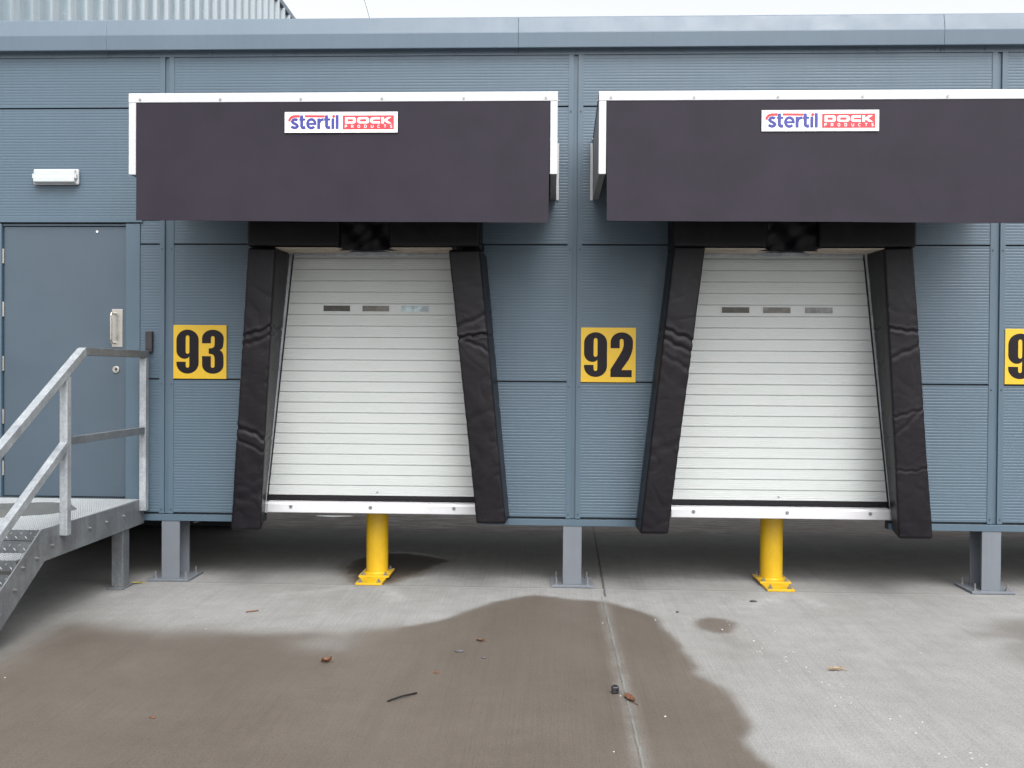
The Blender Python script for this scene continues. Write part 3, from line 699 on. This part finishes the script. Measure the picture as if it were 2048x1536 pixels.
def seal(label, L, Rr, hx, dx, seeds):
    e = empty('dock_seal'); tag(e, label, 'dock seal', 'padded seals round the loading doors')
    side_pad(e, *L); side_pad(e, *Rr)
    header_pad(e, hx[0], dx[0], -.335, 2.462, 2.80, [(.55, .1, .003, .03)], seeds[0])
    header_pad(e, dx[1], hx[1], -.335, 2.462, 2.80, [(.35, -.2, .003, .03)], seeds[1])
    drape(e, dx[0], dx[1], seeds[2])
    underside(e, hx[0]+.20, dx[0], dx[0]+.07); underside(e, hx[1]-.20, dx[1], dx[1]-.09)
    return e
YP = -.33
seal('creased black padded seal framing the loading door numbered 93, right pad shorter',
     ((-2.147, -1.952), (-2.266, -2.048), (-2.20, -1.93), (-2.33, -2.122), 2.452, .440, YP, [(.70, .018, .016, .010), (.67, .02, .007, .012), (.345, -.022, .013, .012), (.30, -.02, .008, .010), (.12, .02, .004, .02)], 3.1),
     ((-.722, -.498), (-.511, -.299), (-.66, -.466), (-.46, -.285), 2.440, .507, YP, [(.685, .006, .022, .008), (.655, -.03, .008, .012), (.74, .03, .007, .014), (.40, .02, .003, .02)], 8.7),
     (-2.152, -.496), (-1.49, -1.14), (1., 2., 3.))
seal('creased black padded seal framing the loading door numbered 92, both pads equal',
     ((.862, 1.086), (.643, .842), (.858, 1.05), (.636, .83), 2.468, .450, YP, [(.69, -.02, .014, .010), (.655, -.024, .009, .011), (.60, -.03, .005, .014), (.30, .02, .003, .02)], 13.3),
     ((2.309, 2.508), (2.430, 2.666), (2.29, 2.56), (2.50, 2.72), 2.462, .441, YP, [(.715, -.01, .014, .008), (.64, .03, .007, .012), (.43, .012, .006, .008), (.40, .05, .005, .012), (.235, .005, .006, .006)], 21.9),
     (.856, 2.530), (1.51, 1.86), (5., 6., 7.))

# ------------------------------------------------------------------ number signs
def digit(ch, x, z, s):
    """condensed heavy numerals; unit box: width about .5, height 1, z is the top"""
    def T(pts, x0=0., w_=1.): return [(x+(x0+p[0]*w_)*s, z-p[1]*s) for p in pts]
    def A(cx, cy, rx, ry, a0, a1, k=12): return [(cx+rx*math.cos(R(a0+(a1-a0)*i/k)), cy+ry*math.sin(R(a0+(a1-a0)*i/k))) for i in range(k+1)]
    if ch == '9':
        out = [(0, .24)]+A(.257, .24, .257, .24, 180, 360, 18)+[(.514, .76)]+A(.257, .76, .257, .24, 0, 180, 18)
        out += [(0, .73), (.216, .73), (.216, .82)]+A(.257, .82, .041, .045, 180, 0, 8)[0:9]+[(.298, .61)]
        out += A(.20, .50, .10, .155, 0, 0, 1)[0:0]+[(.27, .645), (.22, .662)]+A(.19, .47, .19, .195, 90, 180, 9)
        hole = A(.257, .18, .043, .05, 180, 360, 8)+A(.257, .50, .043, .05, 0, 180, 8)
        return [T(out), T(hole)]
    if ch == '3':
        out = [(0, .31), (0, .2)]+A(.25, .2, .25, .2, 180, 360, 18)+[(.495, .30)]+[(.485, .38), (.46, .43), (.41, .465)]+[(.46, .50), (.488, .56), (.497, .64), (.497, .80)]
        out += A(.25, .80, .247, .2, 0, 180, 18)+[(0, .60), (.205, .60), (.205, .82)]+A(.2475, .82, .0425, .045, 180, 0, 8)+[(.29, .65), (.278, .595), (.24, .558), (.155, .545), (.155, .425), (.24, .415), (.275, .39), (.29, .35), (.29, .2)]
        out += A(.2475, .19, .0425, .045, 0, -180, 8)+[(.205, .31)]
        return [T(out)]
    if ch == '2':
        out = [(0, .355), (0, .22)]+A(.25, .22, .25, .22, 180, 360, 18)+[(.495, .36), (.465, .48), (.40, .62), (.245, .84), (.475, .84), (.475, 1.), (0, 1.), (0, .83), (.17, .56), (.26, .40), (.29, .30), (.29, .2)]
        out += A(.247, .19, .043, .045, 0, -180, 8)+[(.204, .355)]
        return [T(out)]
    if ch == '1':
        return [T([(.12, .17), (.22, .11), (.28, 0), (.46, 0), (.46, 1.), (.22, 1.), (.22, .25), (.12, .27)])]
def number_sign(txt, x0, z1, label):
    e = empty('number_sign', (x0, 0, z1)); tag(e, label, 'sign', 'yellow bay number signs')
    p = MB(); p.box(0, .402, -.010, -.0045, -.401, 0); p.build('board', M['sign_yellow'], e, bevel=.001)
    for i, ch in enumerate(txt):
        o = filled('numeral', digit(ch, .023+.19*i+(.004 if i else 0), -.034, .329), .0006, M['black_print'], e)
        o.location.y = -.0106
    for zz in (-.022, -.372):
        q = MB(); q.cyl((.20, -.010, zz), (.20, -.0125, zz), .005, 10); q.build('screw', M['sign_yellow'], e)
    return e
number_sign('93', -2.811, 1.916, 'square yellow sign reading 93 in heavy black numerals')
number_sign('92', .230, 1.912, 'square yellow sign reading 92 in heavy black numerals')
number_sign('91', 3.288, 1.918, 'square yellow sign cut off by the right edge, starting with a black 9')

# ------------------------------------------------------------------ wall light and reader
wl = empty('wall_light', (-3.704, 0, 3.019)); tag(wl, 'white bulkhead light on the wall above the entrance door', 'light')
q = MB(); q.box(-.170, .176, -.03, -.004, -.06, .058); q.build('housing', M['white_trim'], wl, bevel=.012, seg=3)
q = MB(); pr = [(-.031, -.052), (-.060, -.048), (-.066, -.042), (-.066, -.004), (-.058, .002), (-.058, .044), (-.052, .049), (-.031, .052)]
q.prism(pr, -.150, .160, 'x'); q.build('diffuser', M['diffuser'], wl, bevel=.004)
for sx in (-1, 1):
    q = MB(); q.box(.004+sx*.162-.006, .004+sx*.162+.006, -.055, -.0305, -.018, .018); q.build('clip', M['diffuser'], wl, bevel=.003)
cr = empty('door_reader', (-2.988, 0, 1.79)); tag(cr, 'small dark access reader on the wall right of the entrance door', 'reader')
q = MB(); q.box(-.026, .024, -.038, -.002, -.078, .078); q.build('case', M['plastic'], cr, bevel=.006, seg=3)
q = MB(); q.box(-.024, .022, -.0395, -.0385, -.058, -.054); q.build('seam_line', M['rubber'], cr)

# ------------------------------------------------------------------ bollards
def bollard(x, sk, label):
    e = empty('bollard', (x, .265, 0)); tag(e, label, 'bollard', 'yellow steel posts under the loading doors')
    r = .084; q = MB(); q.cyl((0, 0, .034), (0, 0, .503), r, 48); q.build('post', M['yellow'], e, smooth=40)
    q = MB(); q.cyl((0, 0, .034), (0, 0, .042), r+.008, 48, r+.001); q.build('weld_collar', M['yellow'], e, smooth=40)
    q = MB(); q.box(-.115, .115, -.155, .13, .0185, .034); q.build('upper_plate', M['yellow'], e, bevel=.002)
    q = MB(); q.box(-.103, .095, -.335, .16, .002, .018); q.build('lower_plate', M['yellow'], e, bevel=.002)
    for dx in (-.085, .085):
        for (y, z) in ((-.125, .034), (.10, .034), (-.30, .018)):
            if y < -.2: dx2 = dx*.82-.004
            else: dx2 = dx
            q = MB(); hexbolt(q, (dx2, y, z), (0, 0, 1), .012, .010, .012); q.build('bolt', M['bolt'], e)
    return e
bollard(-1.318, 0, 'short yellow steel post below the loading door numbered 93, standing in a damp patch')
bollard(1.694, 0, 'short yellow steel post below the loading door numbered 92, on dry concrete')

# ------------------------------------------------------------------ steel steps
ST = empty('metal_steps', (0, 0, 0)); tag(ST, 'galvanised steel steps with landing and handrail below the entrance door', 'steps')
XS0, XS1 = -4.23, -3.04
SP = [(-.012, .607), (-1.45, .617), (-2.26, .10), (-2.26, .002), (-2.07, .002), (-1.415, .42), (-.012, .43)]
for x in (XS1, XS0-.01):
    q = MB(); q.prism(SP, x, x+.010, 'x'); so_ = q.build('stringer', M['galv'], ST, bevel=.0015)
    sgn = 1 if x == XS1 else -1; xf = x+.010 if sgn > 0 else x
    for (y, z) in ((-.36, .535), (-.62, .532), (-.86, .530), (-1.33, .50), (-1.505, .455), (-1.66, .43), (-1.74, .32), (-1.90, .22)):
        b_ = MB(); hexbolt(b_, (xf, y, z), (sgn, 0, 0), .009, .008, .006); b_.build('bolt', M['bolt'], so_)
def chequer(mb, x0, x1, ya, yb, z, holes=None):
    """raised lozenges in the two-way pattern of tread plate"""
    p = .026; i = 0; y = min(ya, yb)+.012
    while y < max(ya, yb)-.008:
        x = x0+.012+(p/2 if i % 2 else 0); j = 0
        while x < x1-.01:
            a = R(45 if i % 2 else -45); dx, dy = math.cos(a)*.0115, math.sin(a)*.0115; nx_, ny_ = -math.sin(a)*.0036, math.cos(a)*.0036
            mb.add([(x-dx, y-dy, z), (x+nx_, y+ny_, z), (x+dx, y+dy, z), (x-nx_, y-ny_, z), (x-dx*.4, y-dy*.4, z+.0024), (x+dx*.4, y+dy*.4, z+.0024)], [(0, 3, 4), (3, 2, 5, 4), (2, 1, 5), (1, 0, 4, 5)])
            x += p; j += 1
        y += p/2; i += 1
def chequer_v(mb, x0, x1, z0, z1, y):
    p = .06; i = 0; z = z0+.012
    while z < z1-.006:
        x = x0+.02+(p/2 if i % 2 else 0)
        while x < x1-.01:
            a = R(50 if i % 2 else -50); dx, dz = math.cos(a)*.0125, math.sin(a)*.0125; nx_, nz_ = -math.sin(a)*.0038, math.cos(a)*.0038
            mb.add([(x-dx, y, z-dz), (x+nx_, y, z+nz_), (x+dx, y, z+dz), (x-nx_, y, z-nz_), (x-dx*.4, y-.0024, z-dz*.4), (x+dx*.4, y-.0024, z+dz*.4)], [(0, 3, 4), (3, 2, 5, 4), (2, 1, 5), (1, 0, 4, 5)])
            x += p
        z += .024; i += 1
xa, xb = XS0+.001, XS1-.001
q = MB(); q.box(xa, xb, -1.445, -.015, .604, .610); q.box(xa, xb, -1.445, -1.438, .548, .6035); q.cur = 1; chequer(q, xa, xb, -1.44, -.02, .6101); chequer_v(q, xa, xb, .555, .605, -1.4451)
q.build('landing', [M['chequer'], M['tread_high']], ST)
for (z, ya) in ((.478, -1.455), (.330, -1.70), (.180, -1.945)):
    q = MB(); yb = ya-.25
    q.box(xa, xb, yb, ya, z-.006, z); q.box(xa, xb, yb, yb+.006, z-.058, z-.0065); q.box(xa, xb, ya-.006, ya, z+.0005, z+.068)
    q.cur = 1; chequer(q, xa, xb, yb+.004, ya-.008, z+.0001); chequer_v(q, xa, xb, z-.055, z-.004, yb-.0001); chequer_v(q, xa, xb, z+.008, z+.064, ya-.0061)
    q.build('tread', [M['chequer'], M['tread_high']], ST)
# landing stains: a thin dried puddle film that fills the pattern
q = MB(); pts = [(-3.74+.46*math.cos(t)*(1+.05*math.sin(2*t+1)+.03*math.sin(9*t)), -.66+.38*math.sin(t)*(1+.10*math.sin(2*t)+.06*math.sin(5*t+2))) for t in [2*math.pi*i/40 for i in range(40)]]
q.prism(pts, .6105, .6129, 'z'); pu = q.build('puddle_film', M['film'], ST)
# posts and rails
for xc, nm in ((-3.005, 'r'), (XS0-.035, 'l')):
    for (y, z0, z1) in ((-.075, .535, 1.668), (-1.22, .545, 1.53), (-2.17, .05, .935)):
        q = MB(); q.box(xc-.025, xc+.025, y-.025, y+.025, z0, z1); q.build('rail_post', M['galv_bright'], ST, bevel=.003)
    cy, cz = -1.01, 1.694; sl_ = .614
    q = MB(); q.box(xc-.026, xc+.026, cy, -.048, cz-.026, cz+.026)
    ye = -2.22; q2a = (xc, cy+.004, cz); q2b = (xc, ye, cz-(cy-ye)*sl_)
    hr = q.build('handrail', M['galv'], ST, bevel=.003)
    q = MB(); q.bar(q2a, q2b, .0515, .052); q.build('handrail', M['galv_bright'], ST, bevel=.003)
    q = MB(); q.box(xc-.018, xc+.018, -1.195, -.10, 1.105, 1.155); q.build('mid_rail', M['galv'], ST, bevel=.003)
    q = MB(); q.bar((xc, -1.20, 1.125), (xc, -2.15, 1.125-.95*.63), .048, .05); q.build('mid_rail', M['galv_bright'], ST, bevel=.003)
# support legs
for x in (-3.10, -4.15):
    q = MB(); q.box(x-.043, x+.043, -.30, -.20, .014, .428); lg = q.build('support_leg', M['galv'], ST, bevel=.004)
    q = MB(); q.box(x-.062, x+.06, -.345, -.15, .002, .0138); q.build('base_plate', M['galv'], ST, bevel=.002)
    q = MB(); hexbolt(q, (x+.0, -.323, .014), (0, 0, 1), .010, .009, .008); q.build('bolt', M['bolt'], lg)

# ------------------------------------------------------------------ tall warehouse behind
WH = empty('warehouse'); tag(WH, 'tall silver warehouse with deep vertical ribbed cladding behind the bays', 'building')
xw, y0, y1, H = -4.672, .35, 10.15, 7.86
q = MB(); vs = []; prof = []; y = y0; ph = .333
while y < y1:
    prof += [(0, y), (0, y+.085), (.004, y+.09), (.004, y+.10), (0, y+.105), (0, y+.15), (.004, y+.155), (.004, y+.165), (0, y+.17), (0, y+.262), (.058, y+.278), (.058, y+.318)]; y += ph
prof = [(dx, min(yy, y1)) for dx, yy in prof]
for (dx, yy) in prof: vs += [(xw+dx, yy, 0.), (xw+dx, yy, H)]
q.add(vs, [(2*i, 2*i+1, 2*i+3, 2*i+2) for i in range(len(prof)-1)])
q.build('ribbed_wall', M['clad'], WH)
q = MB(); q.box(-16, xw-.10, y0, y1, 0, H-.02); q.build('wall', M['clad'], WH)
q = MB(); q.box(-16.1, xw+.05, y0-.06, y1+.06, H, H+.10); q.build('roof', M['coping'], WH, bevel=.01)
for (yy, zz) in ((3.30, 5.37), (3.62, 5.49), (4.02, 5.35), (4.52, 5.80), (6.35, 6.55), (3.2, 5.1), (8.6, 7.2)):
    c = MB(); c.cyl((xw-.02, yy+.06, zz), (xw+.008, yy+.06, zz), .014, 10); c.build('fixing_screw', M['dark_gap'], WH)
# roof rod
rd = MB(); rd.cyl((-1.55, 2.8, 4.10), (-2.35, 3.2, 6.75), .011, 8); rd.cyl((-1.55, 2.8, 4.10), (-1.55, 2.8, 4.13), .05, 12)
tag(rd.build('roof_rod', M['clad'], smooth=True), 'thin leaning grey rod rising above the roof edge against white sky', 'rod')

# ------------------------------------------------------------------ litter on the concrete
def leaf(loc, size, rot, mat, label, curl=.3, wide=.42):
    mb = MB(); nu, nv = 10, 4; vs = []
    for i in range(nu+1):
        t = i/nu; wd = wide*math.sin(math.pi*min(1, t**.8))**.8*(1+.18*math.sin(i*2.3)); wd = max(wd, .012)
        for j in range(-nv, nv+1):
            s_ = j/nv; vs.append(((t-.5)*size, s_*wd*size*.5, .003+curl*size*(s_*s_*.35+.25*(2*t-1)**2*abs(math.sin(t*5)))))
    kk = 2*nv+1; k2 = len(vs)
    vs += [(a, c, d+.0012) for a, c, d in vs]; fs = []
    for i in range(nu):
        for j in range(kk-1):
            a = i*kk+j; fs += [(a, a+1, a+kk+1, a+kk), (k2+a, k2+a+kk, k2+a+kk+1, k2+a+1)]
    mb.add(vs, fs); mb.cyl((size*.48, 0, .005), (size*.75, .06*size, .004), .0018, 6)
    o = mb.build('fallen_leaf' if 'leaf' in label else 'wood_chip', M[mat], smooth=60); o.location = (*loc, .0); o.rotation_euler = (0, 0, rot)
    return tag(o, label, 'leaf' if 'leaf' in label else 'wood chip', 'leaves lying on the concrete' if 'leaf' in label else None)
leaf((-1.194, -1.931), .055, .3, 'leaf', 'curled brown leaf on damp concrete, left of the black rubber strip', .9, .8)
leaf((-.392, -1.477), .05, -.2, 'leaf', 'narrow brown leaf on damp concrete, farthest from the camera', .5, .35)
leaf((.400, -2.42), .125, -1.3, 'leaf', 'pointed orange brown leaf lying on the slab joint', .18, .32)
leaf((1.535, -1.911), .085, .08, 'wood', 'pale curved sliver of wood on the dry concrete', .5, .25)
leaf((-3.03, -.13), .09, .1, 'leaf_yellow', 'small yellow leaf beside the foot of the step support leg', .2, .3)
def pebble(loc, sx, sy, sz, mat, name, label, cat, rot=0, group=None):
    mb = MB(); vs = []; k, l = 10, 6
    for i in range(l+1):
        ph_ = math.pi*i/l-math.pi/2
        for j in range(k):
            t = 2*math.pi*j/k; d = 1+.22*noise.noise(Vector((math.cos(t)*1.7+loc[0]*9, math.sin(t)*1.7, ph_+loc[1]*7)))
            vs.append((math.cos(t)*math.cos(ph_)*sx*d, math.sin(t)*math.cos(ph_)*sy*d, max(0, math.sin(ph_)*sz+sz*.7)))
    mb.add(vs, [(i*k+j, i*k+(j+1) % k, (i+1)*k+(j+1) % k, (i+1)*k+j) for i in range(l) for j in range(k)])
    o = mb.build(name, M[mat], smooth=50); o.location = (*loc, 0); o.rotation_euler = (0, 0, rot); return tag(o, label, cat, group)
pebble((-.498, -1.684), .03, .018, .006, 'stone', 'stone', 'flat grey stone on damp concrete near the narrow brown leaf', 'stone')
pebble((-.351, -1.807), .012, .009, .006, 'stone', 'stone', 'tiny grey stone nearest the slab joint on damp concrete', 'stone')
pebble((.856, -.717), .012, .008, .006, 'plastic', 'rubber_scrap', 'smaller black scrap on dry concrete between the damp patch edge and bollard', 'scrap')
pebble((1.423, -.390), .024, .011, .008, 'plastic', 'rubber_scrap', 'black scrap on concrete just in front of the right yellow bollard', 'scrap', -.2)
pebble((-.579, -2.074), .018, .009, .006, 'leaf', 'dirt_clump', 'dark brown dirt clump just behind the black rubber strip', 'dirt', .4)
pebble((-1.784, -2.795), .016, .008, .005, 'leaf', 'dirt_clump', 'dark brown dirt clump at lower left of the damp concrete', 'dirt', -.2)
tw = MB(); tw.cyl((-1.965, -.91, .005), (-1.895, -.87, .006), .004, 7); tag(tw.build('twig', M['leaf']), 'short dark twig on pale concrete left of the left bollard', 'twig')
sp_ = MB(); pts = [(-.760, -2.525, .004), (-.728, -2.503, .010), (-.696, -2.472, .012), (-.665, -2.440, .010), (-.638, -2.400, .004)]
for a, c in zip(pts[:-1], pts[1:]): sp_.cyl(a, c, .0045, 8)
tag(sp_.build('rubber_strip', M['rubber'], smooth=True), 'thin curved black rubber strip lying on damp concrete', 'strip')
pg = empty('plastic_plug', (.335, -2.335, 0)); tag(pg, 'small black plastic plug standing beside the slab joint', 'plug')
q = MB(); q.box(-.017, .017, -.017, .017, .001, .036); q.build('body', M['plastic'], pg, bevel=.006, seg=3)
q = MB(); q.cyl((.004, -.017, .02), (.004, -.0185, .02), .006, 12); q.cyl((0, 0, .036), (0, 0, .039), .010, 14); q.build('knob', M['rubber'], pg)
pg.rotation_euler.z = .15
# pale flakes scattered in a loose trail over the dry concrete
random.seed(11)
trail = [(1.16, -1.0), (1.25, -1.3), (1.33, -1.7), (1.42, -2.1), (1.52, -2.5), (1.66, -2.9), (1.78, -3.3)]
for i in range(64):
    t = random.random()*(len(trail)-1); a = int(t); f = t-a
    x = trail[a][0]*(1-f)+trail[a+1][0]*f+random.gauss(0, .07); y = trail[a][1]*(1-f)+trail[a+1][1]*f+random.gauss(0, .06)
    if i > 52: x = random.uniform(-3, 2.6); y = random.uniform(-3.2, -.3)
    s_ = random.uniform(.003, .0075); q = MB(); k = random.randint(4, 6); a0 = random.random()*6
    q.prism([(s_*random.uniform(.6, 1.2)*math.cos(a0+2*math.pi*j/k), .7*s_*random.uniform(.6, 1.2)*math.sin(a0+2*math.pi*j/k)) for j in range(k)], .0005, .0035, 'z')
    o = q.build('paint_flake', M['flake']); o.location = (x, y, 0); o.rotation_euler = (random.uniform(-.2, .2), random.uniform(-.2, .2), random.random()*3)
    tag(o, 'tiny white flake lying loose on the concrete', 'flake', 'white flakes scattered over the concrete')
